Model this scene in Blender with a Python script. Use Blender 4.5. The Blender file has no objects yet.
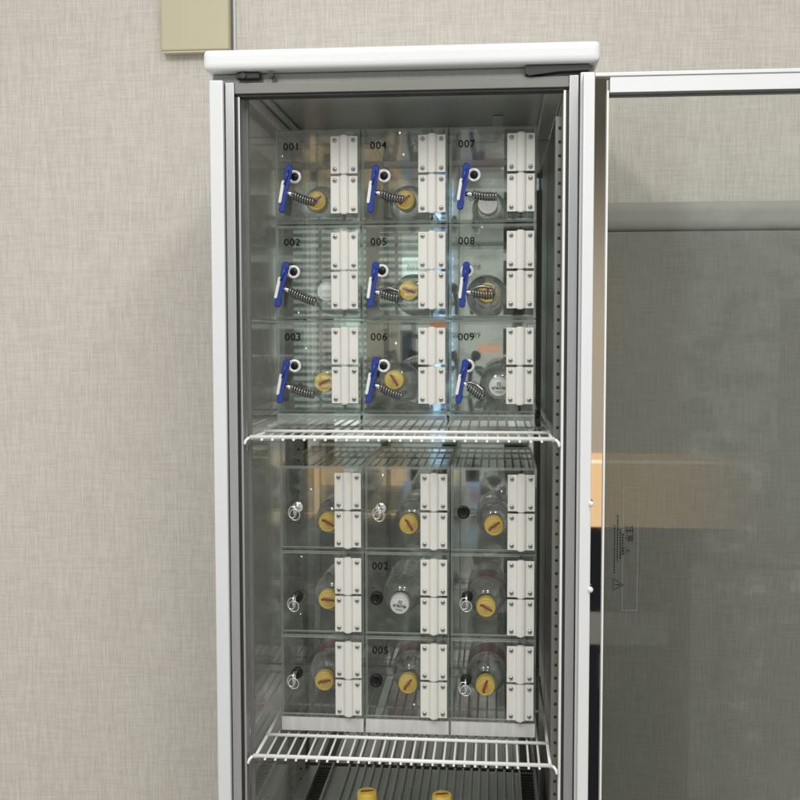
import bpy, bmesh, math, random
from mathutils import Matrix, Vector
random.seed(7)
S = bpy.context.scene
COL = S.collection

# ------------------------------------------------------------------ camera
CP = Vector((0.1466, -1.6408, 0.6808))
YAW, PITCH, ROLL, FPX = -0.0884, -0.0639, -0.0015, 1074.3
cy, sy = math.cos(YAW), math.sin(YAW)
cp_, sp = math.cos(PITCH), math.sin(PITCH)
FWD = Vector((sy*cp_, cy*cp_, sp))
RGT0 = Vector((cy, -sy, 0))
UP0 = RGT0.cross(FWD)
RGT = RGT0*math.cos(ROLL) + UP0*math.sin(ROLL)
UPV = -RGT0*math.sin(ROLL) + UP0*math.cos(ROLL)
cam = bpy.data.cameras.new('camera')
cam.sensor_width = 36
cam.lens = FPX/800*36
cam.clip_start = 0.05
cam.clip_end = 100
camo = bpy.data.objects.new('camera', cam)
m = Matrix((RGT, UPV, -FWD)).transposed().to_4x4()
m.translation = CP
camo.matrix_world = m
COL.objects.link(camo)
S.camera = camo

def at(px, py, Y):
    """point of the place seen at a photo pixel, at a known depth Y"""
    d = RGT*((px-400)/FPX) + UPV*((400-py)/FPX) + FWD
    return CP + d*((Y-CP.y)/d.y)

# ------------------------------------------------------------------ render settings
S.view_settings.view_transform = 'Standard'
S.view_settings.look = 'None'
S.view_settings.exposure = 0.0
S.view_settings.gamma = 1
S.cycles.max_bounces = 14
S.cycles.glossy_bounces = 7
S.cycles.diffuse_bounces = 4
S.cycles.transmission_bounces = 8
S.cycles.transparent_max_bounces = 48
S.cycles.sample_clamp_indirect = 6
S.cycles.use_denoising = True
S.cycles.blur_glossy = 0.2
S.cycles.caustics_reflective = False
S.cycles.caustics_refractive = False

# ------------------------------------------------------------------ node helpers
class NT:
    def __init__(s, nt):
        s.nt = nt; nt.nodes.clear()
    def n(s, t, **k):
        nd = s.nt.nodes.new(t)
        for a, b in k.items(): setattr(nd, a, b)
        return nd
    def set(s, sock, v):
        if isinstance(v, bpy.types.NodeSocket): s.nt.links.new(v, sock)
        else: sock.default_value = v
    def math(s, op, a, b=0.0, c=None, clamp=False):
        nd = s.n('ShaderNodeMath', operation=op, use_clamp=clamp)
        s.set(nd.inputs[0], a); s.set(nd.inputs[1], b)
        if c is not None: s.set(nd.inputs[2], c)
        return nd.outputs[0]
    def mix(s, f, a, b, blend='MIX'):
        nd = s.n('ShaderNodeMix', data_type='RGBA', blend_type=blend)
        s.set(nd.inputs[0], f)
        for i, v in ((6, a), (7, b)):
            if isinstance(v, tuple) and len(v) == 3: v = v+(1,)
            s.set(nd.inputs[i], v)
        return nd.outputs[2]
    def smooth(s, x, a, b):
        nd = s.n('ShaderNodeMapRange', interpolation_type='SMOOTHSTEP')
        s.set(nd.inputs[0], x)
        nd.inputs[1].default_value = a; nd.inputs[2].default_value = b
        nd.inputs[3].default_value = 0; nd.inputs[4].default_value = 1
        return nd.outputs[0]
    def noise(s, vec, scale, detail=3, rough=.5):
        nd = s.n('ShaderNodeTexNoise')
        if vec is not None: s.set(nd.inputs['Vector'], vec)
        nd.inputs['Scale'].default_value = scale
        nd.inputs['Detail'].default_value = detail
        nd.inputs['Roughness'].default_value = rough
        return nd.outputs['Fac']
    def mapping(s, vec, scale):
        nd = s.n('ShaderNodeMapping'); s.set(nd.inputs[0], vec)
        nd.inputs['Scale'].default_value = scale
        return nd.outputs[0]

# ------------------------------------------------------------------ world: the office room seen in reflections
W = bpy.data.worlds.new('World'); S.world = W; W.use_nodes = True
w = NT(W.node_tree)
tc = w.n('ShaderNodeTexCoord')
sep = w.n('ShaderNodeSeparateXYZ'); w.set(sep.inputs[0], tc.outputs['Generated'])
X, Y, Z = sep.outputs
ny = w.math('MAXIMUM', w.math('MULTIPLY', Y, -1), 0.02)
u = w.math('DIVIDE', X, ny); v = w.math('DIVIDE', Z, ny)
U = lambda px: (px-495)/1074
V = lambda py: (331-py)/1074
def rect(px0, px1, py0, py1, e=3):
    a = w.math('COMPARE', u, (U(px0)+U(px1))/2, abs(U(px1)-U(px0))/2)
    b = w.math('COMPARE', v, (V(py0)+V(py1))/2, abs(V(py1)-V(py0))/2)
    return w.math('MULTIPLY', a, b)
clut = w.noise(w.mapping(tc.outputs['Generated'], (9, 9, 14)), 4.0, 4, .6)
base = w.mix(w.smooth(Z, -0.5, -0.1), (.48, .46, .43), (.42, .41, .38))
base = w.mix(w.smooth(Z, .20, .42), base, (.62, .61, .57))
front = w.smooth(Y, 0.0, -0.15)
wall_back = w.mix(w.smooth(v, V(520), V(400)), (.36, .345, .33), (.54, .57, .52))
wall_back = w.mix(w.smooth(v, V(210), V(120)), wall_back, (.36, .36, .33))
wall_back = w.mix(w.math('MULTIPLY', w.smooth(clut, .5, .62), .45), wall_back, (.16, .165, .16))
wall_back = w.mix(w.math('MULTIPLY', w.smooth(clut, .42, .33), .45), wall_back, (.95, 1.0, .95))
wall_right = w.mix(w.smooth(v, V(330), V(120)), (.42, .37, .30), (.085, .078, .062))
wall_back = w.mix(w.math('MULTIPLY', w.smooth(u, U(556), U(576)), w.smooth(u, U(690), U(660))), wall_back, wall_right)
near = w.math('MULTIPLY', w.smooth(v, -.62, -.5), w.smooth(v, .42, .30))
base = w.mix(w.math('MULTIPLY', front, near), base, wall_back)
rc = random.Random(21)
for k in range(26):
    px = rc.uniform(262, 530); py = rc.uniform(118, 430) if k < 15 else rc.uniform(440, 730)
    if rc.random() < .6: ww, hh_ = rc.uniform(3, 15), rc.uniform(30, 110)
    else: ww, hh_ = rc.uniform(18, 60), rc.uniform(4, 16)
    g = rc.choice((.03, .06, .12, 1.0, 1.4)) if k < 15 else rc.choice((.04, .07, .10, .16, .5))
    base = w.mix(w.math('MULTIPLY', rect(px, px+ww, py, py+hh_, 1.5), .85), base, (g*1.0, g*1.0, g*.94))
# window with horizontal blinds
sl = w.math('SINE', w.math('MULTIPLY', v, 2*math.pi*1074/7.0))
sl = w.smooth(sl, -.5, .6)
blind = w.mix(sl, (.42, .50, .45), (1.55, 1.92, 1.75))
blind = w.mix(rect(429, 452, 60, 430), blind, w.mix(sl, (.5, .75, 1.1), (1.5, 2.3, 3.2)))
win = w.math('MAXIMUM', rect(292, 366, 218, 420), rect(379, 424, 232, 312))
win = w.math('MAXIMUM', win, rect(430, 446, 172, 420))
blind = w.mix(rect(530, 556, 60, 430), blind, w.mix(sl, (.5, .75, 1.1), (1.5, 2.3, 3.2)))
win = w.math('MAXIMUM', win, rect(537, 551, 172, 412))
for a in ((318, 321), (342, 345), (395, 398)):
    win = w.math('SUBTRACT', win, rect(a[0], a[1], 100, 440, 1), clamp=True)
base = w.mix(win, base, blind)
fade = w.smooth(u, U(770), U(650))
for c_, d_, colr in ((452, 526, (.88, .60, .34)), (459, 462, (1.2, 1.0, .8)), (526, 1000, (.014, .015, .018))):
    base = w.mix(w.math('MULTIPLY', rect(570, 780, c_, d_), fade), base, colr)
# bright dots added to the world so the clear panels show sparkles
gl_ = None
for px, py, sz in ((400, 135, 2.2), (403, 156, 1.8), (282, 156, 1.6), (289, 226, 1.8), (297, 312, 1.8), (305, 348, 2), (396, 343, 2), (482, 228, 1.5),
                   (309, 491, 1.6), (298, 561, 1.8), (297, 621, 1.6), (382, 476, 1.8), (502, 491, 1.5), (423, 562, 2.4), (414, 712, 2)):
    q = rect(px-sz*.42, px+sz*.42, py-sz*.55, py+sz*.55)
    gl_ = q if gl_ is None else w.math('MAXIMUM', gl_, q)
base = w.mix(gl_, base, (8.5, 8.6, 8.4))
# wood furniture, blue folders, dark seats, further objects of the room
for (a, b, c, d, colr) in (
    (585, 668, 612, 645, (.16, .16, .15)), (600, 622, 655, 690, (.05, .05, .055)), 
    (690, 712, 560, 800, (.25, .25, .24)), (770, 800, 300, 520, (.35, .36, .34)), (690, 860, 560, 566, (.2, .2, .2)), (760, 860, 620, 760, (.30, .28, .26)),
    (304, 322, 464, 488, (.62, .36, .09)), (332, 342, 464, 482, (.34, .18, .12)), (396, 407, 464, 482, (.55, .43, .34)),
    (410, 420, 464, 482, (.01, .01, .015)), (456, 461, 464, 481, (.75, .45, .10)), (466, 480, 463, 482, (.012, .012, .012)),
    (397, 412, 482, 504, (.26, .33, .42)), (468, 482, 482, 512, (.27, .38, .54)), (450, 462, 528, 548, (.27, .38, .54)),
    (465, 478, 528, 548, (.27, .38, .54)), (430, 448, 320, 345, (.6, .25, .12)), (478, 500, 345, 352, (.9, .45, .28)),
    (400, 412, 330, 372, (.03, .04, .06)), (535, 552, 440, 487, (.85, .74, .56)), (535, 553, 487, 745, (.008, .008, .008)), (480, 540, 230, 250, (.1, .1, .11)), (470, 500, 158, 175, (.35, .18, .2))):
    base = w.mix(rect(a, b, c, d, 1.5), base, colr)
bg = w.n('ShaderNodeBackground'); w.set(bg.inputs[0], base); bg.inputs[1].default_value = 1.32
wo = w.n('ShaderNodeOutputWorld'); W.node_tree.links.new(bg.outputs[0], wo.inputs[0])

# ------------------------------------------------------------------ ceiling tube lamps of the room
def tube_lamp(x, yc, z, wx, ly, power):
    l = bpy.data.lights.new('ceiling_tube', 'AREA'); l.shape = 'RECTANGLE'
    l.size = wx; l.size_y = ly; l.energy = power; l.color = (1, .985, .95)
    o = bpy.data.objects.new('ceiling_tube', l); o.location = (x, yc, z)
    COL.objects.link(o)
for x in (-.62, .48):
    tube_lamp(x, -1.45, 1.95, .24, 1.5, 23)

# ------------------------------------------------------------------ materials
def new_mat(name):
    mt = bpy.data.materials.new(name); mt.use_nodes = True
    return mt, NT(mt.node_tree)
def out(n, sh):
    o = n.n('ShaderNodeOutputMaterial'); n.nt.links.new(sh, o.inputs[0])
def princ(name, colr, rough=.5, metal=0, var=.06, vscale=40, bump=0, bscale=200, coat=0, stretch=None, spec=.5, rvar=.12):
    mt, n = new_mat(name)
    p = n.n('ShaderNodeBsdfPrincipled')
    tcn = n.n('ShaderNodeTexCoord').outputs['Object']
    vec = n.mapping(tcn, stretch) if stretch else tcn
    f = n.noise(vec, vscale, 4, .6)
    d = tuple(max(0, c*(1-var*1.6)) for c in colr); b = tuple(min(1, c*(1+var)) for c in colr)
    n.set(p.inputs['Base Color'], n.mix(f, d, b))
    n.set(p.inputs['Roughness'], n.math('ADD', rough-rvar/2, n.math('MULTIPLY', n.noise(vec, vscale*.37, 3), rvar)))
    p.inputs['Metallic'].default_value = metal
    p.inputs['Specular IOR Level'].default_value = spec
    p.inputs['Coat Weight'].default_value = coat
    if bump:
        bn = n.n('ShaderNodeBump'); bn.inputs['Strength'].default_value = bump
        bn.inputs['Distance'].default_value = .001
        n.set(bn.inputs['Height'], n.noise(vec, bscale, 3)); n.set(p.inputs['Normal'], bn.outputs[0])
    out(n, p.outputs[0]); return mt
def clear(name, tint, edge, f0=.04, rough=.0, epow=3.0, gain=1.0, waves=0, dust=0.0):
    """clear sheet: light passes straight, Schlick reflection, deeper colour at glancing angles"""
    mt, n = new_mat(name)
    lw = n.n('ShaderNodeLayerWeight'); lw.inputs[0].default_value = .5
    fac = lw.outputs['Facing']
    tr = n.n('ShaderNodeBsdfTransparent')
    n.set(tr.inputs[0], n.mix(n.math('POWER', fac, epow), tint, edge))
    gl = n.n('ShaderNodeBsdfGlossy'); gl.inputs['Roughness'].default_value = rough
    gl.inputs[0].default_value = (1, 1, 1, 1)
    sch = n.math('ADD', f0, n.math('MULTIPLY', n.math('POWER', fac, 5.0), (1-f0)*gain))
    if waves:
        bn = n.n('ShaderNodeBump'); bn.inputs['Strength'].default_value = waves; bn.inputs['Distance'].default_value = .002
        n.set(bn.inputs['Height'], n.noise(n.n('ShaderNodeTexCoord').outputs['Object'], 28, 2))
        n.set(gl.inputs['Normal'], bn.outputs[0])
    mx = n.n('ShaderNodeMixShader'); n.set(mx.inputs[0], sch)
    n.nt.links.new(tr.outputs[0], mx.inputs[1]); n.nt.links.new(gl.outputs[0], mx.inputs[2])
    res = mx.outputs[0]
    if dust:
        df = n.n('ShaderNodeBsdfDiffuse'); df.inputs[0].default_value = (.6, .62, .6, 1)
        m2 = n.n('ShaderNodeMixShader')
        nz = n.noise(n.n('ShaderNodeTexCoord').outputs['Object'], 30, 5, .7)
        n.set(m2.inputs[0], n.math('MULTIPLY', n.smooth(nz, .3, .8), dust))
        n.nt.links.new(res, m2.inputs[1]); n.nt.links.new(df.outputs[0], m2.inputs[2]); res = m2.outputs[0]
    out(n, res); return mt
def wall_shade_weave():  # woven grey carrying the wall's shade in its colour
    mt, n = new_mat('wall_shade_grey')
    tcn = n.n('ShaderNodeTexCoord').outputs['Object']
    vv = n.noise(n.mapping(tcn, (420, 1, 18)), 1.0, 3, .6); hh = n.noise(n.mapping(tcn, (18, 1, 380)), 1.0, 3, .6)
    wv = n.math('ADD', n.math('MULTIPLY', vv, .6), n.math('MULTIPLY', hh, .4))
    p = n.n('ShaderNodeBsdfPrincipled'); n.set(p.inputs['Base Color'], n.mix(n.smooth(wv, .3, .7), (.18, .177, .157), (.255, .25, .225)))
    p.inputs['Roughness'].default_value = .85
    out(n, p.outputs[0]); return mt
def pet():
    mt, n = new_mat('clear_bottle_plastic')
    lw = n.n('ShaderNodeLayerWeight'); lw.inputs[0].default_value = .5
    fac = lw.outputs['Facing']
    co = n.n('ShaderNodeTexCoord').outputs['Object']
    bn = n.n('ShaderNodeBump'); bn.inputs['Strength'].default_value = .22; bn.inputs['Distance'].default_value = .003
    n.set(bn.inputs['Height'], n.noise(co, 40, 2))
    rf = n.n('ShaderNodeBsdfRefraction'); rf.inputs['IOR'].default_value = 1.13; rf.inputs['Roughness'].default_value = .0
    n.set(rf.inputs[0], n.mix(n.math('POWER', fac, 2.0), (.96, .965, .96), (.64, .63, .61)))
    n.set(rf.inputs['Normal'], bn.outputs[0])
    tr = n.n('ShaderNodeBsdfTransparent')
    n.set(tr.inputs[0], n.mix(n.math('POWER', fac, 2.2), (.96, .965, .96), (.44, .44, .42)))
    m0 = n.n('ShaderNodeMixShader'); m0.inputs[0].default_value = .6
    n.nt.links.new(tr.outputs[0], m0.inputs[1]); n.nt.links.new(rf.outputs[0], m0.inputs[2])
    gl = n.n('ShaderNodeBsdfGlossy'); gl.inputs['Roughness'].default_value = .015; gl.inputs[0].default_value = (1, 1, 1, 1)
    n.set(gl.inputs['Normal'], bn.outputs[0])
    mx = n.n('ShaderNodeMixShader')
    n.set(mx.inputs[0], n.math('ADD', .105, n.math('MULTIPLY', n.math('POWER', fac, 3.0), .85)))
    n.nt.links.new(m0.outputs[0], mx.inputs[1]); n.nt.links.new(gl.outputs[0], mx.inputs[2])
    out(n, mx.outputs[0]); return mt
def half_clear(name, colr, keep, rough=.2):
    mt, n = new_mat(name)
    tr = n.n('ShaderNodeBsdfTransparent'); tr.inputs[0].default_value = (.86, .93, .89, 1)
    p = n.n('ShaderNodeBsdfPrincipled'); p.inputs['Base Color'].default_value = colr+(1,)
    p.inputs['Roughness'].default_value = rough
    mx = n.n('ShaderNodeMixShader')
    nz = n.noise(n.n('ShaderNodeTexCoord').outputs['Object'], 60, 3)
    n.set(p.inputs['Base Color'], n.mix(n.noise(n.n('ShaderNodeTexCoord').outputs['Object'], 18, 2), tuple(c*.7 for c in colr), tuple(min(.8, c*1.3) for c in colr)))
    n.set(mx.inputs[0], n.math('ADD', keep-.08, n.math('MULTIPLY', nz, .16), clamp=True))
    n.nt.links.new(tr.outputs[0], mx.inputs[1]); n.nt.links.new(p.outputs[0], mx.inputs[2])
    out(n, mx.outputs[0]); return mt

def wallpaper():
    mt, n = new_mat('woven_wallpaper')
    tcn = n.n('ShaderNodeTexCoord').outputs['Object']
    vv = n.noise(n.mapping(tcn, (480, 1, 22)), 1.0, 3, .6)
    hh = n.noise(n.mapping(tcn, (22, 1, 430)), 1.0, 3, .6)
    blot = n.noise(n.mapping(tcn, (16, 1, 16)), 1.0, 3)
    weave = n.math('ADD', n.math('MULTIPLY', vv, .60), n.math('MULTIPLY', hh, .40))
    c = n.mix(n.smooth(weave, .33, .67), (.58, .543, .497), (.735, .70, .65))
    c = n.mix(n.math('MULTIPLY', n.smooth(n.noise(n.mapping(tcn, (620, 1, 50)), 1.0, 3), .55, .75), .30), c, (.41, .375, .33))
    c = n.mix(n.math('MULTIPLY', n.smooth(blot, .45, .75), .12), c, (.63, .58, .54))
    p = n.n('ShaderNodeBsdfPrincipled'); n.set(p.inputs['Base Color'], c)
    p.inputs['Roughness'].default_value = .75; p.inputs['Specular IOR Level'].default_value = .25
    bn = n.n('ShaderNodeBump'); bn.inputs['Strength'].default_value = .35; bn.inputs['Distance'].default_value = .0012
    n.set(bn.inputs['Height'], weave); n.set(p.inputs['Normal'], bn.outputs[0])
    out(n, p.outputs[0]); return mt

M = dict(
    wall=wallpaper(),
    floor=princ('vinyl_floor', (.42, .40, .36), .45, vscale=12),
    white=princ('white_enamel', (.74, .755, .78), .32, var=.02, vscale=9, coat=.2),
    whitedim=princ('white_powder_coat', (.68, .695, .72), .4, var=.03, vscale=14),
    wire=princ('white_plastic_coated_wire', (.84, .84, .82), .3, var=.03, vscale=60),
    hinge=princ('white_nylon', (.69, .685, .645), .38, var=.03, vscale=70, bump=.05, bscale=500),
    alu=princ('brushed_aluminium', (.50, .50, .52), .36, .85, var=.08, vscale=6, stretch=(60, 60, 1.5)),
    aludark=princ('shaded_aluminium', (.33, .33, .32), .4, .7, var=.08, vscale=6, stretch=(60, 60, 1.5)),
    gasket=princ('black_rubber', (.03, .03, .03), .55, var=.2),
    greygasket=princ('grey_rubber', (.22, .225, .22), .5, var=.08),
    inner=princ('interior_grey_sheet', (.60, .60, .57), .30, .35, var=.06, vscale=5, stretch=(40, 40, 2)),
    steel=princ('polished_steel_back', (.64, .65, .62), .035, .8, rvar=.03, var=.06, vscale=5, stretch=(30, 30, 2)),
    ribbed=princ('ribbed_grey_metal', (.48, .49, .48), .30, .55, var=.1, vscale=18),
    railgrey=princ('rail_grey', (.21, .21, .20), .38, .4, var=.06, vscale=6, stretch=(50, 50, 2)),
    wall_shade=wall_shade_weave(),
    wall_shade_trim=princ('wall_shade_trim_grey', (.31, .305, .28), .6, var=.04, vscale=6),
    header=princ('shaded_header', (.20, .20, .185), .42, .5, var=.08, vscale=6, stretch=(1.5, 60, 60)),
    dark=princ('dark_slot', (.012, .012, .012), .6),
    chrome=princ('chrome', (.78, .78, .78), .12, 1.0, var=.04),
    screw=princ('screw_steel', (.46, .46, .45), .28, 1.0, var=.12, vscale=300),
    black=princ('black_plastic', (.010, .010, .011), .22, var=.2, spec=.25),
    blue=princ('blue_plastic', (.010, .034, .26), .28, var=.08, coat=.2),
    coil=princ('dark_metallic_coil', (.22, .22, .225), .18, .75, var=.2),
    ring=princ('pale_ring', (.80, .80, .80), .25, .3),
    ink=princ('black_ink', (.006, .006, .006), .6, spec=.1),
    yellow=princ('yellow_cap', (.66, .47, .08), .38, var=.07, vscale=90),
    red=princ('dark_red_print', (.24, .018, .008), .45),
    whitecap=princ('white_cap', (.72, .72, .71), .38, var=.04, vscale=90),
    inkgrey=princ('grey_print', (.10, .10, .12), .5),
    label=clear('pink_film_label', (.86, .62, .60), (.50, .22, .20), .05, .05, 2.0),
    labelred=princ('dark_red_label', (.34, .03, .04), .3, var=.25, vscale=50, coat=.3),
    plate=princ('olive_beige_plastic', (.58, .53, .37), .42, var=.03, vscale=6),
    cabinet=princ('grey_steel_cabinet', (.23, .23, .21), .4, var=.05, vscale=4),
    mirror=princ('polished_channel', (.72, .69, .64), .02, 1.0, var=.03, rvar=.02, vscale=4, stretch=(80, 80, 1)),
    glass=clear('side_glass', (.965, .97, .965), (.86, .88, .86), .13, 0, 3),
    doorglass=clear('door_glass', (.95, .96, .95), (.7, .78, .74), .042, 0, 3),
    acryl=clear('clear_acrylic', (.972, .977, .972), (.74, .775, .75), .034, .004, 4, .9, waves=.006, dust=.012),
    edge=half_clear('acrylic_cut_edge', (.36, .385, .365), .42, .12),
    edgelit=half_clear('acrylic_polished_edge', (.66, .70, .67), .55, .1),
    pet=pet(),
    riser=clear('riser_acrylic', (.93, .94, .93), (.6, .64, .61), .10, .08, 3, .9, waves=.05, dust=.10),
    frosted=princ('frosted_riser_film', (.62, .62, .61), .25, .1, var=.22, vscale=9, stretch=(9, 1, 1.2)),
)

# ------------------------------------------------------------------ mesh helpers
def bm_box(bm, x0, x1, y0, y1, z0, z1, mi=0, bev=0, seg=2):
    vs = [bm.verts.new((x, y, z)) for x in (x0, x1) for y in (y0, y1) for z in (z0, z1)]
    idx = ((0, 1, 3, 2), (4, 6, 7, 5), (0, 4, 5, 1), (2, 3, 7, 6), (0, 2, 6, 4), (1, 5, 7, 3))
    fs = [bm.faces.new([vs[i] for i in f]) for f in idx]
    for f in fs: f.material_index = mi
    if bev:
        es = list({e for f in fs for e in f.edges})
        r = bmesh.ops.bevel(bm, geom=es, offset=bev, segments=seg, profile=.6, affect='EDGES')
        for f in r['faces']: f.material_index = mi; f.smooth = True
    return fs
def bm_panel(bm, x0, x1, y0, y1, z0, z1, mi=0, me=1):
    """thin sheet: faces across the thin axis get me (edge material)"""
    fs = bm_box(bm, x0, x1, y0, y1, z0, z1, mi)
    d = (x1-x0, y1-y0, z1-z0); k = d.index(min(d))
    pair = ((0, 1), (2, 3), (4, 5))[k]
    for i, f in enumerate(fs):
        f.material_index = mi if i in pair else me
def bm_tube(bm, pts, r, n=8, mi=0, caps=True, closed=False):
    pts = [Vector(p) for p in pts]
    rings = []; prev = None
    N = len(pts)
    for i, p in enumerate(pts):
        a = pts[(i-1) % N] if (closed or i > 0) else pts[i]
        b = pts[(i+1) % N] if (closed or i < N-1) else pts[i]
        t = (b-a).normalized()
        if prev is None:
            h = Vector((0, 0, 1)) if abs(t.z) < .9 else Vector((1, 0, 0))
            s = t.cross(h).normalized()
        else:
            s = (prev - t*prev.dot(t)).normalized()
        prev = s; q = t.cross(s)
        rr = r[i] if isinstance(r, (list, tuple)) else r
        rings.append([bm.verts.new(p + (s*math.cos(2*math.pi*k/n)+q*math.sin(2*math.pi*k/n))*rr) for k in range(n)])
    rng = range(N) if closed else range(N-1)
    for i in rng:
        A, B = rings[i], rings[(i+1) % N]
        for k in range(n):
            f = bm.faces.new((A[k], A[(k+1) % n], B[(k+1) % n], B[k])); f.smooth = True; f.material_index = mi
    if caps and not closed:
        f = bm.faces.new(rings[0][::-1]); f.material_index = mi
        f = bm.faces.new(rings[-1]); f.material_index = mi
def bm_lathe_y(bm, prof, n=40, mi=0, cx=0, cz=0, smooth=True, wob=None):
    """prof: (y, r) points; axis along Y"""
    rings = []
    for (y, r) in prof:
        if r < 1e-6: rings.append([bm.verts.new((cx, y, cz))])
        else:
            rings.append([bm.verts.new((cx+r*math.cos(2*math.pi*k/n)*(1+(wob(y, k, n) if wob else 0)), y, cz+r*math.sin(2*math.pi*k/n)*(1+(wob(y, k, n) if wob else 0)))) for k in range(n)])
    for A, B in zip(rings, rings[1:]):
        for k in range(n):
            if len(A) == 1 and len(B) == 1: continue
            if len(A) == 1: f = bm.faces.new((A[0], B[k], B[(k+1) % n]))
            elif len(B) == 1: f = bm.faces.new((A[k], B[0], A[(k+1) % n]))
            else: f = bm.faces.new((A[k], B[k], B[(k+1) % n], A[(k+1) % n]))
            f.smooth = smooth; f.material_index = mi
def bm_prism_z(bm, prof, z0, z1, mi=0):
    a = [bm.verts.new((x, y, z0)) for x, y in prof]; b = [bm.verts.new((x, y, z1)) for x, y in prof]
    n = len(prof)
    for k in range(n):
        f = bm.faces.new((a[k], a[(k+1) % n], b[(k+1) % n], b[k])); f.material_index = mi
    bm.faces.new(a[::-1]).material_index = mi; bm.faces.new(b).material_index = mi
def bm_prism_y(bm, prof, y0, y1, mi=0, bev=0):
    a = [bm.verts.new((x, y0, z)) for x, z in prof]; b = [bm.verts.new((x, y1, z)) for x, z in prof]
    n = len(prof); fs = []
    for k in range(n):
        fs.append(bm.faces.new((a[k], b[k], b[(k+1) % n], a[(k+1) % n])))
    fs.append(bm.faces.new(a)); fs.append(bm.faces.new(b[::-1]))
    for f in fs: f.material_index = mi
    if bev:
        es = list(fs[-1].edges)+list(fs[-2].edges)
        r = bmesh.ops.bevel(bm, geom=es, offset=bev, segments=2, affect='EDGES')
        for f in r['faces']: f.material_index = mi; f.smooth = True
def obj(name, bm, mats, parent=None, loc=None):
    bmesh.ops.recalc_face_normals(bm, faces=bm.faces[:])
    me = bpy.data.meshes.new(name); bm.to_mesh(me); bm.free()
    for mt in (mats if isinstance(mats, (list, tuple)) else [mats]): me.materials.append(M[mt])
    o = bpy.data.objects.new(name, me); COL.objects.link(o)
    if parent: o.parent = parent
    if loc: o.location = loc
    return o
def tag(o, label, cat, group=None):
    o['label'] = label; o['category'] = cat
    if group: o['group'] = group
    return o
def thing(name, loc, label, cat, group=None):
    o = bpy.data.objects.new(name, None); o.empty_display_size = .02; COL.objects.link(o); o.location = loc
    return tag(o, label, cat, group)
def text_mesh(body, size, depth=.0002):
    c = bpy.data.curves.new('txt', 'FONT'); c.body = body; c.size = size; c.align_x = 'CENTER'; c.align_y = 'CENTER'
    c.extrude = depth; c.space_character = 1.12; c.offset = size*.009
    t = bpy.data.objects.new('txt', c); COL.objects.link(t)
    dg = bpy.context.evaluated_depsgraph_get()
    me = bpy.data.meshes.new_from_object(t.evaluated_get(dg))
    bpy.data.objects.remove(t)
    me.materials.clear()
    # text lies in XY: stand it up to face -Y
    me.transform(Matrix.Rotation(math.pi/2, 4, 'X'))
    return me
def put(name, me, mat, parent, loc):
    if not me.materials: me.materials.append(M[mat])
    o = bpy.data.objects.new(name, me); COL.objects.link(o); o.parent = parent; o.location = loc
    return o
def copy_tree(o, parent=None):
    c = o.copy(); COL.objects.link(c)
    if parent: c.parent = parent
    for ch in list(o.children): copy_tree(ch, c)
    return c
B = bmesh.new

# ------------------------------------------------------------------ setting
FLOOR = -0.72
bm = B(); bm_box(bm, -2.2, 2.4, .56, .66, FLOOR, 2.1)
o = obj('wall', bm, 'wall'); o['kind'] = 'structure'
bm = B(); bm_box(bm, -2.2, 2.4, -.85, .558, FLOOR-.05, FLOOR)
o = obj('floor', bm, 'floor'); o['kind'] = 'structure'

# beige plate on the wall at the top left and the trim beside it
a = at(161, 51, .535); b = at(229, 48, .535)
t = thing('wall_plate', (a.x, .559, a.z), 'olive beige plastic cover plate on the wallpaper above the left side of the fridge', 'wall plate')
bm = B(); bm_box(bm, 0, b.x-a.x, -.024, -.001, 0, .34, 0, .003)
obj('cover', bm, 'plate', t)
bm = B()
bm_box(bm, .003, b.x-a.x-.003, -.0235, -.010, -.004, -.0005)
obj('lower_lip', bm, 'plate', t)
a = at(231.5, 47, .55)
t = thing('trim_strip', (a.x, .559, FLOOR), 'narrow pale vertical trim strip running up the wallpaper beside the beige plate', 'trim strip')
bm = B(); bm_box(bm, .004, .0075, -.006, -.0005, .01, 2.7)
obj('pale_bead', bm, 'whitedim', t)
bm = B(); bm_box(bm, -.0015, .0035, -.003, -.0005, .01, 2.7)
obj('dark_groove', bm, 'greygasket', t)

# grey panel added behind the open door to pass for shaded wall
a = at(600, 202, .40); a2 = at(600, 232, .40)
t = thing('wall_shade_screen', (a.x, .40, FLOOR), 'grey panel added to look like shaded wall, seen through the open glass door', 'wall_shade')
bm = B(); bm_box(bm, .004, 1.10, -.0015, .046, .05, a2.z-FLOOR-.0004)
obj('wall_shade_panel', bm, 'wall_shade', t)
bm = B(); bm_box(bm, 0, 1.104, -.003, .053, a2.z-FLOOR, a.z-FLOOR, 0, .020, 6)
obj('wall_shade_edge', bm, 'wall_shade_trim', t)
for x in (.06, 1.0):
    bm = B(); bm_box(bm, x, x+.04, -.10, .15, 0, .02, 0, .004); bm_box(bm, x+.005, x+.035, .010, .040, .0205, .0495)
    obj('foot', bm, 'gasket', t)

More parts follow.
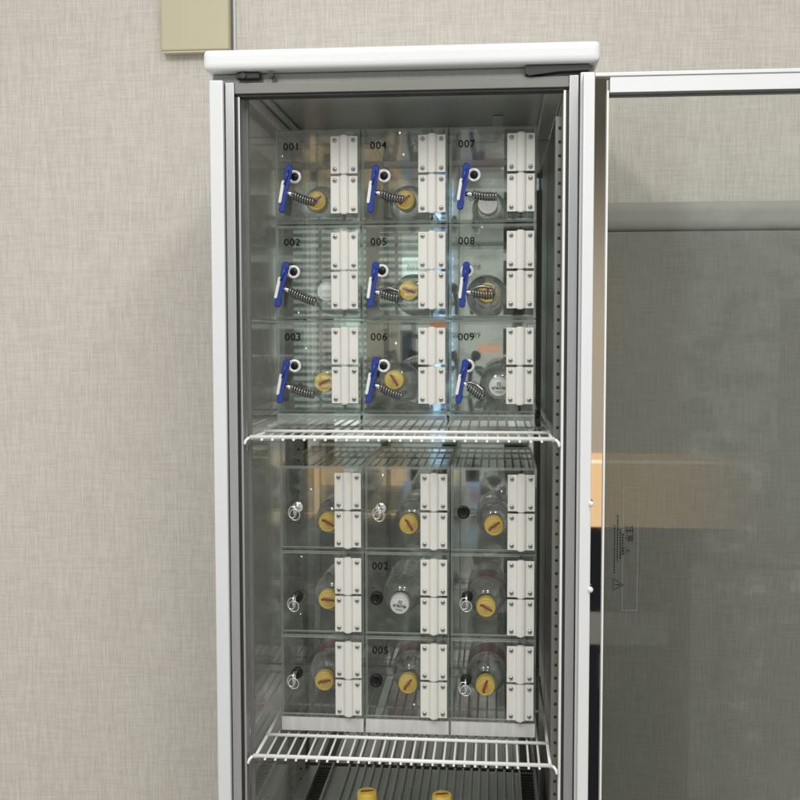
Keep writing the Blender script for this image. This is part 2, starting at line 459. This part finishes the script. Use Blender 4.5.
# ------------------------------------------------------------------ the fridge
FB = FLOOR+.02
fr = thing('display_fridge', (0, 0, FLOOR), 'tall white glass-sided display fridge with its glass door swung open', 'fridge')
def fpart(name, bm, mats, parent=fr):
    # built in world heights, shifted to the fridge's own base
    bmesh.ops.translate(bm, verts=bm.verts[:], vec=(0, 0, -FLOOR))
    return obj(name, bm, mats, parent)
ZC, ZT = 1.0787, 1.110
bm = B(); bm_box(bm, -.300, .300, -.004, .515, ZC, ZT, 0, .010, 4)
cap = fpart('top_cover', bm, 'white')
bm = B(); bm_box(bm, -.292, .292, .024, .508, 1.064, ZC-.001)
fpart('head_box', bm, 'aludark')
bm = B()
bm_box(bm, -.252, -.215, .008, .020, 1.068, 1.0775, 0, .002)
bm_tube(bm, [(-.240, .004, 1.072), (-.240, .012, 1.072)], .0045, 10)
bm_tube(bm, [(-.197, .004, 1.072), (-.197, .012, 1.072)], .0045, 10)
fpart('left_bracket', bm, 'gasket')
bm = B()
bm_prism_y(bm, [(.190, 1.0775), (.285, 1.0775), (.285, 1.069), (.240, 1.068), (.195, 1.063), (.190, 1.066)], .006, .019)
fpart('closer_arm', bm, 'gasket')
for s in (-1, 1):
    bm = B()
    x = sorted((s*.293, s*.2715)); bm_box(bm, x[0], x[1], .004, .041, FB, 1.066, 0, .0025, 2); bm_box(bm, x[0], x[1], .491, .510, FB, 1.066, 0, .0025, 2)
    fpart('side_post', bm, 'whitedim')
# grey aluminium door frame
bm = B()
for s in (-1, 1):
    x = sorted((s*.2695, s*.2555)); bm_box(bm, x[0], x[1], .010, .040, FB, 1.0630, 0, .001)
fpart('door_frame', bm, 'alu')
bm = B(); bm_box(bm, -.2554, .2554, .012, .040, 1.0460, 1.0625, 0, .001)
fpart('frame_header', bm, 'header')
bm = B()
for s in (-1, 1):
    x = sorted((s*.2552, s*.2515)); bm_box(bm, x[0], x[1], .016, .040, FB, 1.0440)
bm_box(bm, -.2550, .2550, .016, .040, 1.0425, 1.0458)
fpart('frame_gasket', bm, 'gasket')
for s in (-1, 1):
    bm = B(); x = sorted((s*.2513, s*.2475)); bm_box(bm, x[0], x[1], .014, .036, FB, 1.0420, 0, .0012)
    fpart('glazing_bead', bm, 'wire' if s > 0 else 'alu')
# glass sides
for s in (-1, 1):
    bm = B(); x = sorted((s*.2640, s*.2580)); bm_panel(bm, x[0], x[1], .042, .490, FB, 1.060)
    fpart('side_glass', bm, ('glass', 'edge'))
    bm = B(); x = sorted((s*.2535, s*.2515)); bm_panel(bm, x[0], x[1], .042, .480, FB, 1.060)
    fpart('inner_glass', bm, ('glass', 'edge'))
bm = B(); bm_box(bm, -.2475, -.2415, .042, .052, FB, 1.046)
fpart('glazing_strip', bm, 'greygasket')
# back, ceiling
bm = B(); bm_box(bm, -.2500, .2500, .488, .500, FB, 1.060)
fpart('back_panel', bm, 'steel')
bm = B()
bm_box(bm, -.2500, .2500, .046, .486, 1.0625, 1.0635)
bm_box(bm, -.2500, -.236, .046, .486, 1.050, 1.0620, 0, .003)
bm_box(bm, -.235, -.222, .046, .486, 1.056, 1.0620, 0, .002)
bm_box(bm, .222, .2500, .046, .486, 1.050, 1.0620, 0, .003)
bm_box(bm, -.2210, .2210, .470, .486, 1.050, 1.0620, 0, .003)
bm_box(bm, .140, .160, .300, .440, 1.0585, 1.0620, 0, .001)
fpart('ceiling_panel', bm, 'inner')
# perforated shelf rails
def rail(x, y, w_, z0, z1, name='shelf_rail'):
    bm = B()
    bm_box(bm, x-w_/2, x+w_/2, y, y+.012, z0, z1, 0, .0008)
    z = z0+.012
    while z < z1-.01:
        bm_box(bm, x-.0023, x+.0023, y-.0006, y+.004, z-.0024, z+.0024, 1, .0010)
        z += .021
    fpart(name, bm, ('railgrey', 'dark'))
rail(.2440, .048, .0125, FB, 1.010)
rail(-.2430, .462, .020, FB, 1.040)
# dark slotted side of the right-hand glass
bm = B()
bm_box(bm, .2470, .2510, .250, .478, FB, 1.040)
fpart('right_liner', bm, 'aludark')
# cooling unit cover with ribs and slot rows at the bottom
bm = B()
zt = -.205
bm_box(bm, -.232, .232, .200, .480, -.42, zt)
x = -.148
while x < .190:
    bm_box(bm, x, x+.006, .203, .478, zt+.0005, zt+.007, 0, .002)
    x += .0165
for x0 in (-.205, .200):
    bm_box(bm, x0-.004, x0, .203, .478, zt+.0005, zt+.010)
    bm_box(bm, x0+.026, x0+.030, .203, .478, zt+.0005, zt+.010)
    y = .208
    while y < .472:
        bm_box(bm, x0+.001, x0+.025, y, y+.0085, zt+.0005, zt+.0020, 1)
        y += .0135
fpart('cooling_cover', bm, ('ribbed', 'dark'))
bm = B(); bm_box(bm, -.2500, .2500, .045, .480, FB+.001, -.435)
fpart('inner_floor', bm, 'inner')
bm = B(); bm_box(bm, -.268, .268, .012, .044, FB+.002, -.460)
fpart('bottom_rail', bm, 'alu')

# the door, swung open past the right side: inner face towards us
DZ1, DZ0 = 1.0570, FLOOR+.07
dx0 = .2735
bm = B()
bm_box(bm, dx0, dx0+.0165, -.030, .000, DZ0, DZ1, 0, .002)
bm_box(bm, dx0+.0170, dx0+.56, -.028, .000, DZ1-.0055, DZ1, 0, .001)
bm_box(bm, dx0+.0385, dx0+.56, -.026, .000, DZ1-.029, DZ1-.0060, 0, .001)
bm_box(bm, dx0+.560, dx0+.600, -.030, .000, DZ0, DZ1, 0, .002)
bm_box(bm, dx0+.0170, dx0+.559, -.028, .000, DZ0, DZ0+.04, 0, .002)
door = fpart('door', bm, 'white')
bm = B(); bm_box(bm, dx0+.0168, dx0+.0340, -.020, -.002, DZ0+.041, DZ1-.0060)
fpart('hinge_channel', bm, 'mirror', door)
bm = B(); bm_box(bm, dx0+.0341, dx0+.0368, -.029, -.003, DZ0+.041, DZ1-.026, 0, .0008)
fpart('bright_edge', bm, 'wire', door)
bm = B(); bm_box(bm, dx0+.0386, dx0+.559, -.0265, -.006, DZ1-.0325, DZ1-.0292)
fpart('seal', bm, 'gasket', door)
bm = B(); bm_panel(bm, dx0+.0369, dx0+.559, -.020, -.010, DZ0+.041, DZ1-.0327)
dg = fpart('door_glass', bm, ('doorglass', 'edge'), door)
bm = B(); bm_box(bm, dx0+.010, dx0+.035, -.012, .006, DZ1+.0005, DZ1+.0035); bm_box(bm, dx0+.02, dx0+.10, -.010, -.004, DZ1+.0005, DZ1+.0022)
fpart('pivot_plate', bm, 'gasket', door)
for py in (504, 590):
    c = at(591.5, py, -.032)
    bm = B(); bm_lathe_y(bm, [(-.005, 0), (-.0046, .002), (-.0026, .0038), (0, .0042), (.003, .0042)], 20)
    bmesh.ops.translate(bm, verts=bm.verts[:], vec=(dx0+.0170, -.0305, c.z))
    fpart('plug', bm, 'white', door)
# printed caution sticker on the glass, turned on its side and seen from the back of the print
c = at(624, 548, -.0205)
st_bm = B()
def rect_y(bm, x0, x1, z0, z1, mi=0): bm_box(bm, c.x+x0, c.x+x1, -.0207, -.0203, c.z+z0, c.z+z1, mi)
for (x0, x1, z0, z1) in ((-.002, .0205, .0915, .0920), (-.002, .0205, -.0950, -.0945), (.0200, .0205, -.0944, .0914), (-.0020, -.0015, -.0944, .0914)):
    rect_y(st_bm, x0, x1, z0, z1, 1)
rnd = random.Random(3)
for x0, z0, z1, wd in ((-.0150, .034, -.0380, .0016), (-.0105, .050, -.0200, .0016), (-.0065, .028, -.0160, .0018), (-.0030, .022, -.0100, .0018)):
    z = z0
    while z > z1:
        l = rnd.uniform(.0016, .0034); rect_y(st_bm, x0, x0+wd, z-l, z); z -= l+.0012
def tri(cx, cz, s):
    pts = [Vector((c.x+cx+s, -.0205, c.z+cz)), Vector((c.x+cx-s*.75, -.0205, c.z+cz+s)), Vector((c.x+cx-s*.75, -.0205, c.z+cz-s))]
    bm_tube(st_bm, pts, s*.10, 5, closed=True)
    rect_y(st_bm, cx-s*.15, cx+s*.45, cz-s*.09, cz+s*.09); rect_y(st_bm, cx-s*.48, cx-s*.30, cz-s*.09, cz+s*.09)
tri(.0035, -.004, .0052)
tri(-.009, -.056, .0085)
stk = fpart('caution_print', st_bm, ('ink', 'greygasket'), dg)
me = text_mesh('注意', .0125, .0001)
me.transform(Matrix.Rotation(math.pi/2, 4, 'Y')); me.transform(Matrix.Scale(-1, 4, (1, 0, 0)))
put('caution_heading', me, 'ink', stk, (c.x+.0085, -.0206, c.z+.0215-FLOOR))

# ------------------------------------------------------------------ wire shelves
def shelf(z, label):
    t = thing('wire_shelf', (0, .02, z), label, 'shelf', 'white wire shelves in the fridge')
    r = .0032
    bm = B(); bm_tube(bm, [(-.238, 0, 0), (.238, 0, 0)], r, 12)
    obj('front_bar', bm, 'wire', t)
    bm = B(); bm_tube(bm, [(-.236, .088, .0012), (.236, .088, .0012)], .0028, 10)
    obj('cross_bar', bm, 'wire', t)
    for yb in (.26, .44):
        bm = B(); bm_tube(bm, [(-.236, yb, -.0064), (.236, yb, -.0064)], .0024, 10)
        obj('cross_bar', bm, 'wire', t)
    for s in (-1, 1):
        bm = B(); bm_tube(bm, [(s*.2355, 0, -.002), (s*.2355, .44, -.002)], .0026, 10)
        obj('side_bar', bm, 'wire', t)
        bm = B()
        bm_tube(bm, [(s*.2365, .002, -.001), (s*.241, -.001, -.002), (s*.2440, -.004, -.005), (s*.2458, -.007, -.011)], .0024, 8)
        obj('end_hook', bm, 'wire', t)
    n = 27
    proto = None
    for i in range(n):
        x = -.2355+.471*(i+1)/(n+1)
        if proto is None:
            bm = B(); bm_tube(bm, [(0, -.0045, -.0036), (0, -.002, -.0040), (0, .01, -.0034), (0, .44, -.0034)], .0019, 8)
            proto = obj('rod', bm, 'wire', t, (x, 0, 0))
        else:
            k = proto.copy(); COL.objects.link(k); k.location = (x, 0, 0)
    return t
shelf(.5148, 'upper white wire shelf carrying the boxes with blue key straps')
shelf(.0, 'lower white wire shelf carrying the boxes without straps')

# ------------------------------------------------------------------ acrylic boxes
PX, BW = .1437, .1418
YB = .128            # front face of box shells
DEP = .315
HX = .1160           # hinge centre inside a box
def hinge_mesh():
    bm = B(); h = .060
    prof = [(-.0222, 0), (-.0222, -.0030), (-.0216, -.0036), (-.0086, -.0036), (-.0078, -.0040), (-.0066, -.0070), (-.0040, -.0086), (0, -.0092),
            (.0040, -.0086), (.0066, -.0070), (.0078, -.0040), (.0086, -.0036), (.0216, -.0036), (.0222, -.0030), (.0222, 0)]
    bm_prism_z(bm, prof, -h/2, h/2)
    pin = [(.0052*math.cos(a), -.0040+.0048*math.sin(a)) for a in [2*math.pi*k/16 for k in range(16)]]
    bm_prism_z(bm, pin, -h/2-.0016, h/2+.0016)
    es = [e for e in bm.edges if abs(e.verts[0].co.z-e.verts[1].co.z) > h*.9 and all(abs(abs(v.co.x)-.0222) < .0008 for v in e.verts)]
    return bm
def screw_mesh():
    bm = B()
    bm_lathe_y(bm, [(0, .0036), (-.0010, .0036), (-.0020, .0028), (-.0024, .0014), (-.0024, 0)], 16, 0)
    bm_box(bm, -.0022, .0022, -.0028, -.0022, -.0004, .0004, 1); bm_box(bm, -.0004, .0004, -.0029, -.0022, -.0022, .0022, 1)
    return bm
SHARED = {}
def shared(key, make, mats):
    if key not in SHARED:
        bm = make(); bmesh.ops.recalc_face_normals(bm, faces=bm.faces[:])
        me = bpy.data.meshes.new(key); bm.to_mesh(me); bm.free()
        for mt in mats: me.materials.append(M[mt])
        SHARED[key] = me
    return SHARED[key]
def box_proto(H, hz):
    root = thing('acrylic_box', (0, 0, 0), '', 'box')
    th = .0045
    bm = B()
    bm_panel(bm, 0, th, 0, DEP, 0, H); bm_panel(bm, BW-th, BW, 0, DEP, 0, H)
    bm_panel(bm, th+.0003, BW-th-.0003, .0003, DEP, .0003, th); bm_panel(bm, th+.0003, BW-th-.0003, .0003, DEP, H-th, H-.0003)
    bm_panel(bm, th+.0003, BW-th-.0003, DEP-th, DEP-.0003, th+.0003, H-th-.0003)
    obj('shell', bm, ('acryl', 'edge'), root)
    bm = B(); bm_panel(bm, HX+.0015, BW-.0008, -.0050, -.0004, .003, H-.003)
    obj('front_stile', bm, ('acryl', 'edge'), root)
    bm = B(); bm_panel(bm, .0030, HX-.0015, -.0050, -.0006, .0045, H-.0045)
    obj('door', bm, ('acryl', 'edgelit'), root)
    hm = shared('hinge', hinge_mesh, ('hinge',)); sm = shared('screw', screw_mesh, ('screw', 'dark'))
    for z in hz:
        h = put('hinge', hm, 'hinge', root, (HX, -.0052, z))
        for sx in (-.0152, .0152):
            for sz in (-.0232, .0232):
                put('screw', sm, 'screw', h, (sx, -.0036, sz)).rotation_euler = (0, random.uniform(0, 1.5), 0)
    return root
def lock_black(parent, x, z, r=.0108):
    bm = B(); bm_lathe_y(bm, [(0, r), (-.004, r), (-.0055, r*.86), (-.0055, r*.62), (-.0045, r*.58), (-.0045, 0)], 28)
    bm_box(bm, -.0011, .0011, -.0060, -.0046, -.0045, .0045)
    k = obj('lock', bm, 'black', parent, (x, -.0052, z)); return k
def lock_key(parent, x, z, chrome=False):
    bm = B(); r = .0092
    bm_lathe_y(bm, [(0, r), (-.006, r), (-.0075, r*.82), (-.0075, 0)], 28)
    k = obj('lock', bm, 'chrome' if chrome else 'black', parent, (x, -.0052, z))
    bm = B()
    bm_box(bm, -.0013, .0013, -.022, -.0076, -.0045, .0045)
    pts = [(-.0013+.003*math.sin(a*.0), -.030+.009*math.cos(a), .010*math.sin(a)) for a in [2*math.pi*i/20 for i in range(20)]]
    bm_tube(bm, [(0.0, p[1], p[2]) for p in pts], .0016, 7, closed=True)
    bm_tube(bm, [(.0085*math.cos(a), -.034-.003*math.sin(a), -.008+.0095*math.sin(a)) for a in [2*math.pi*i/22 for i in range(22)]], .0011, 6, closed=True)
    bm_tube(bm, [(-.004+.0065*math.cos(a), -.033+.002*math.sin(a), -.004+.009*math.sin(a)) for a in [2*math.pi*i/22 for i in range(22)]], .0009, 6, closed=True)
    obj('key', bm, 'chrome', k); return k
def lock_ring(parent, x, z):
    bm = B(); bm_lathe_y(bm, [(0, .0063), (-.0035, .0063), (-.0050, .0056), (-.0050, 0)], 28)
    bm_box(bm, -.0009, .0009, -.0060, -.0051, -.004, .004)
    k = obj('lock', bm, 'black', parent, (x, -.0052, z))
    bm = B(); bm_lathe_y(bm, [(-.0046, .0064), (-.0056, .0072), (-.0068, .0092), (-.0054, .0110), (-.0005, .0114)], 28)
    obj('bezel', bm, 'ring', k); return k

UZ, UP = .5455, .1559
LZ, LP = .0285, .1432
up_x = lambda j: -.2160+PX*j - (.0007)
lo_x = lambda j: -.2125+PX*j - (.0007)
G = 'clear acrylic boxes stacked on the wire shelves'
names_row = ('top', 'middle', 'bottom')
proto_u = box_proto(UP-.0018, (.1110, .0465))
proto_l = box_proto(LP-.0018, (.1005, .0360))
boxes = {}
first = {'u': True, 'l': True}
lock_px = {0: ((294.5, 177), (384, 176), (474, 175)), 1: ((293.5, 272), (382, 271), (467, 271)), 2: ((294.5, 366), (383.5, 366), (468, 366))}
lab_u = {}
for j in range(3):
    for i in range(3):
        num = '%03d' % (j*3+i+1)
        if first['u']: b = proto_u; first['u'] = False
        else: b = copy_tree(proto_u)
        boxes['u', i, j] = b
for j in range(3):
    for i in range(3):
        b = proto_l if first['l'] else copy_tree(proto_l); first['l'] = False
        boxes['l', i, j] = b
def door_of(b): return [c for c in b.children if c.name.startswith('door')][0]
caps_txt = {(0, 0): 'yellow-capped', (0, 1): 'yellow-capped', (0, 2): 'white-topped', (1, 0): 'white-capped', (1, 1): 'yellow-capped', (1, 2): 'yellow-capped',
            (2, 0): 'yellow-capped', (2, 1): 'yellow-capped', (2, 2): 'white-capped'}
for (s, i, j), b in boxes.items():
    if s == 'u':
        z = UZ+UP*(2-i); x = up_x(j)
        b.location = (x, YB, z)
        num = '%03d' % (j*3+i+1)
        b['label'] = 'clear acrylic box numbered %s with a blue key strap on its lock' % num
        d = door_of(b)
        put('number', text_mesh(num, .0168), 'ink', d, (.0285, -.0053, .1255))
        p = at(*lock_px[i][j], YB-.009)
        lock_ring(d, p.x-x, p.z-z)
    else:
        z = LZ+LP*(2-i); x = lo_x(j)
        b.location = (x, YB, z)
        kinds = {(0, 0): ('c', 298, 507), (1, 0): ('k', 297, 597), (2, 0): ('k', 297, 673), (0, 1): ('c', 381, 508), (1, 1): ('b', 376.5, 598.5),
                 (2, 1): ('b', 376, 681), (0, 2): ('b', 463.5, 512.5), (1, 2): ('k', 467, 597), (2, 2): ('k', 466, 680)}
        kd, lx, ly = kinds[i, j]
        d = door_of(b); p = at(lx, ly, YB-.009)
        if kd == 'b': lock_black(d, p.x-x, p.z-z)
        else: lock_key(d, p.x-x, p.z-z, kd == 'c')
        num = {(1, 1): '002', (2, 1): '005'}.get((i, j))
        if num: put('number', text_mesh(num, .0168), 'ink', d, (.0260, -.0053, .1170))
        colw = ('left', 'middle', 'right')[j]
        lk = {'b': 'a plain black lock', 'k': 'keys hanging in its black lock', 'c': 'keys in its chrome lock'}[kd]
        b['label'] = ('clear acrylic box numbered %s with %s on the lower shelf' % (num, lk)) if num else \
            '%s-row %s-column lower-shelf acrylic box with %s' % (names_row[i], colw, lk)
    b['group'] = G; b['category'] = 'box'

# risers under the box columns
for s, z0, z1, fx in (('upper', .5162, UZ-.0012, up_x), ('lower', .0042, LZ-.0012, lo_x)):
    for j in range(3):
        x = fx(j)
        t = thing('acrylic_riser', (x, YB, z0), 'low clear acrylic riser under the %s column of boxes on the %s shelf' % (('left', 'middle', 'right')[j], s), 'riser', 'risers under the box columns')
        bm = B(); h = z1-z0
        bm_panel(bm, .001, BW-.001, -.004, 0, 0, h)
        obj('front_panel', bm, ('riser' if s == 'upper' else 'frosted', 'edgelit'), t)
        bm = B()
        bm_panel(bm, .001, .005, .0004, DEP-.01, 0, h); bm_panel(bm, BW-.005, BW-.001, .0004, DEP-.01, 0, h)
        bm_panel(bm, .0054, BW-.0054, .0004, DEP-.01, h-.004, h-.0004)
        obj('riser_body', bm, ('acryl', 'edge'), t)

# ------------------------------------------------------------------ bottles
CR = .0172
def bottle_profile(R, L):
    nl = .026; sl = .042
    pr = [(.0005, .0125), (.010, .0130), (.016, .0134), (.018, .0165), (.0205, .0165), (.0215, .0138), (nl, .0140)]
    for k in range(1, 17):
        t = (k/16)**1.6; pr.append((nl+sl*t, .0140+(R-.0140)*math.sqrt(1-(1-t)**2)))
    y = nl+sl+.006
    while y < L-.016:
        pr += [(y, R), (y+.004, R*.975), (y+.009, R*.975), (y+.013, R)]; y += .017
    pr += [(L-.010, R*.985), (L-.003, R*.90), (L, R*.72), (L-.004, R*.45), (L-.012, 0)]
    return pr
def cap_mesh(colr, style, ang):
    bm = B()
    h = .0185
    def wob(y, k, n): return .022 if k % 2 and -.0150 < y else 0
    bm_lathe_y(bm, [(.0, CR), (-.0150, CR*.985), (-.0175, CR*.93), (-h, CR*.86), (-h, CR*.80), (-h+.0007, CR*.77), (-h+.0001, CR*.72), (-h, 0)], 60, 0, wob=wob)
    y = -h
    ca, sa = math.cos(ang), math.sin(ang)
    def strip(pts, wd, mi=1, lift=.0004):
        P = [(x*ca-z*sa, x*sa+z*ca) for x, z in pts]
        for (x0, z0), (x1, z1) in zip(P, P[1:]):
            dx, dz = x1-x0, z1-z0; l = math.hypot(dx, dz); nx, nz = -dz/l*wd/2, dx/l*wd/2
            vs = [bm.verts.new(q) for q in ((x0+nx, y-lift, z0+nz), (x1+nx, y-lift, z1+nz), (x1-nx, y-lift, z1-nz), (x0-nx, y-lift, z0-nz))]
            f = bm.faces.new(vs); f.material_index = mi
    if style == 'slash':
        strip([(-.0115, -.0004), (-.006, .0006), (0, 0), (.006, .0005), (.0115, 0)], .0040)
        strip([(-.0085, .0035), (-.001, .0036), (.006, .0040)], .0008, 1, .0005)
        strip([(-.0040, -.0036), (.005, -.0034)], .0007, 1, .0005)
    elif style == 'emblem':
        strip([(-.0030, .0048), (.0030, .0048)], .0056)
        strip([(-.0014, .0048), (.0014, .0048)], .0026, 0, .0006)
        strip([(-.0110, -.0034), (-.006, -.0012), (-.001, -.0026), (.004, -.0010), (.0115, -.0022)], .0040)
        strip([(-.0080, -.0020), (-.004, -.0019)], .0010, 0, .0006); strip([(0, -.0020), (.006, -.0014)], .0009, 0, .0006)
        strip([(-.0052, -.0086), (.0052, -.0086)], .0011)
    return bm
def make_bottle(px, py, floor_z, style, ang, lab, name, label, group, Yc=.166, R=.0355, L=.205, upright=None):
    if upright is None:
        p = at(px, py, Yc)                     # cap face centre
        R = max(.030, min(R, (p.z-floor_z)*.98))
        drop = (p.z-floor_z) - R               # neck raised: body rests on the box floor
        pit = math.asin(max(-.25, min(.25, drop/(L*.78))))
    col_cap = 'yellow' if style == 'slash' else 'whitecap'
    t = thing(name, (0, 0, 0), label, 'bottle', group)
    if upright is None:
        t.location = (p.x, Yc+.0185, p.z); t.rotation_euler = (-pit, random.uniform(-.3, .3), random.uniform(-.03, .03))
    else:
        t.location = upright; t.rotation_euler = (-math.pi/2, 0, 0)
    bm = B(); bm_lathe_y(bm, bottle_profile(R, L), 48)
    obj('bottle_body', bm, 'pet', t)
    bm = cap_mesh(col_cap, style, ang)
    obj('cap', bm, (col_cap, 'red' if style == 'slash' else 'inkgrey'), t)
    if lab:
        bm = B(); y0 = .074
        bm_lathe_y(bm, [(y0, R*1.004), (y0+.002, R*1.008), (y0+.062, R*1.008), (y0+.064, R*1.004)], 48)
        obj('label_band', bm, lab, t)
    return t
GB = 'drink bottles lying in the acrylic boxes'
spec_u = {(0, 0): (316, 201, 'slash', .8, None), (0, 1): (405, 200, 'slash', .75, None), (0, 2): (488, 204, 'plain', 0, None),
          (1, 0): (327, 292, 'plain', 0, None), (1, 1): (409, 291, 'slash', -.6, None), (1, 2): (487, 293, 'slash', 1.2, None),
          (2, 0): (324, 383, 'slash', .25, None), (2, 1): (394, 381, 'slash', -.9, 'label'), (2, 2): (499, 387, 'emblem', 0, None)}
spec_l = {(0, 0): (328, 523, 'slash', -.75, 'label'), (0, 1): (409, 525, 'slash', -.9, 'label'), (0, 2): (494, 526.5, 'slash', .55, 'label'),
          (1, 0): (328, 600.5, 'slash', -.1, 'label'), (1, 1): (399.5, 605, 'emblem', 0, None), (1, 2): (486, 608, 'slash', -.65, 'labelred'),
          (2, 0): (324, 682, 'slash', .25, 'labelred'), (2, 1): (408, 685, 'slash', 1.1, 'labelred'), (2, 2): (485.5, 687, 'slash', 1.57, 'labelred')}
desc = {'slash': 'yellow-capped clear bottle with red print', 'plain': 'clear bottle with a blank white cap', 'emblem': 'clear bottle with printed white cap'}
for (i, j), (px, py, stl, ang, lb) in spec_u.items():
    make_bottle(px, py, UZ+UP*(2-i)+.0048, stl, ang, lb, 'drink_bottle', desc[stl]+' lying in the box numbered %03d behind the coil' % (j*3+i+1), GB)
for (i, j), (px, py, stl, ang, lb) in spec_l.items():
    where = {(1, 1): 'in the box numbered 002', (2, 1): 'in the box numbered 005'}.get((i, j), 'in the lower shelf %s row, %s column' % (names_row[i], ('left', 'middle', 'right')[j]))
    make_bottle(px, py, LZ+LP*(2-i)+.0048, stl, ang, lb, 'drink_bottle', desc[stl]+', '+where, GB)
# two bottles standing on the fridge floor, only their caps in view
for px, py, lbl in ((367, 791, 'left of the two yellow-capped bottles standing below the lower shelf'), (442, 794, 'right of the two yellow-capped bottles standing below the lower shelf')):
    p = at(px, py, .140)
    L = p.z-.0185-(-.4348)
    make_bottle(0, 0, 0, 'slash', .3, 'label', 'standing_bottle', lbl, 'bottles standing on the fridge floor', L=L, upright=(p.x, .140, p.z-.0185))

# ------------------------------------------------------------------ blue key straps with black coils
def rounded(pts_fn, n=24): return [pts_fn(2*math.pi*k/n) for k in range(n)]
def capsule(p0, p1, r0, r1, n=10):
    (x0, z0), (x1, z1) = p0, p1
    a = math.atan2(z1-z0, x1-x0)
    out_ = [(x0+r0*math.cos(a+math.pi/2+math.pi*k/n), z0+r0*math.sin(a+math.pi/2+math.pi*k/n)) for k in range(n+1)]
    out_ += [(x1+r1*math.cos(a-math.pi/2+math.pi*k/n), z1+r1*math.sin(a-math.pi/2+math.pi*k/n)) for k in range(n+1)]
    return out_
def key_strap(px, py, top, bot, c0, c1, loop, label):
    """px,py lock; top/bot ends of the blue clip; c0->c1 coil axis, all photo points on planes just before the box doors"""
    yk = YB-.016
    o = at(px, py, yk)
    t = thing('key_strap', (o.x, yk, o.z), label, 'key strap', 'blue key straps hanging on the upper boxes')
    def L(q, dy=0):
        p = at(q[0], q[1], yk+dy); return (p.x-o.x, p.z-o.z)
    A, Bt = L(top), L(bot)
    mid = ((A[0]+Bt[0])/2, (A[1]+Bt[1])/2)
    lerp = lambda f: (A[0]+(Bt[0]-A[0])*f, A[1]+(Bt[1]-A[1])*f)
    # blue clip: a wider head with an eye, a slim waist, a square foot
    bm = B()
    bm_prism_y(bm, capsule(lerp(.06), lerp(.46), .0058, .0050), -.016, -.0085, 0, .0012)
    bm_prism_y(bm, capsule(lerp(.47), lerp(.80), .0042, .0040), -.0158, -.0090, 0, .0010)
    bm_prism_y(bm, capsule(lerp(.84), lerp(.95), .0052, .0050), -.0165, -.0080, 0, .0012)
    bm_tube(bm, [(A[0]-.0005, -.0175, A[1]-.008), (mid[0]-.001, -.0180, mid[1]+.006)], .0018, 8)
    obj('clip', bm, 'blue', t)
    bm = B()
    q0, q1 = lerp(.36), lerp(.78)
    bm_prism_y(bm, capsule((q0[0]-.0048, q0[1]), (q1[0]-.0048, q1[1]), .0026, .0026, 6), -.0185, -.0150, 0, .0006)
    obj('metal_strip', bm, 'ring', t)
    bm = B()
    C0, C1 = L(c0, -.012), L(c1, -.014)
    p0 = Vector((C0[0], -.012, C0[1])); p1 = Vector((C1[0], -.020, C1[1]))
    ax = (p1-p0); ln = ax.length; ax.normalize()
    bm_tube(bm, [p0-ax*.004, p0+ax*.0095], [.0040, .0036], 12)
    obj('ferrule', bm, 'chrome', t)
    # coil
    s = ax.cross(Vector((0, 1, 0))).normalized(); q = ax.cross(s)
    bm = B()
    turns = (ln-.010)/.0044; N = int(turns*16); rc = .0056; pts = []
    for k in range(N+1):
        f = k/N; a = 2*math.pi*turns*f
        sag = -.0015*math.sin(f*math.pi)
        pts.append(p0+ax*(.010+(ln-.010)*f)+(s*math.cos(a)+q*math.sin(a))*rc+Vector((0, 0, sag)))
    bm_tube(bm, pts, .00165, 8)
    bm_tube(bm, [p0+ax*.008, p0+ax*(ln*.5)+Vector((0, 0, -.0015)), p1], .0013, 6)
    if loop:
        up = Vector((0, -.004, 1)).normalized()
        pts = [p0+ax*(.004+ln*.9*f)+up*(.010*math.sin(min(1, f*1.25)*math.pi*.62)+.002) for f in [k/14 for k in range(15)]]
        bm_tube(bm, pts+[p1], .0030, 8)
    obj('coil', bm, 'coil', t)
    return t
straps = (
    ((0, 0), (291, 166.5), (283, 213), (288, 193), (316, 203), 0), ((0, 1), (377, 167), (371, 213), (376.5, 192.5), (404, 200), 0), ((0, 2), (467, 165), (460, 210), (468, 194), (497, 197), 0),
    ((1, 0), (288, 263), (278.5, 307), (285, 289), (316, 302), 0), ((1, 1), (377, 263), (371, 307), (376, 292), (399, 298), 1), ((1, 2), (467, 263), (462, 307), (467, 292), (494, 295), 1),
    ((2, 0), (288.5, 360), (281, 402), (287, 386.5), (315, 394.5), 0), ((2, 1), (377, 358), (369, 402), (376, 385.5), (402, 396), 0), ((2, 2), (466, 360), (458.5, 402), (464, 383), (483, 397), 1))
for (ij, tp, bt, c0, c1, lp) in straps:
    i, j = ij
    k, l = lock_px[i][j]
    key_strap(k, l, tp, bt, c0, c1, lp, 'blue key strap with black coil hanging on the lock of the box numbered %03d' % (j*3+i+1))
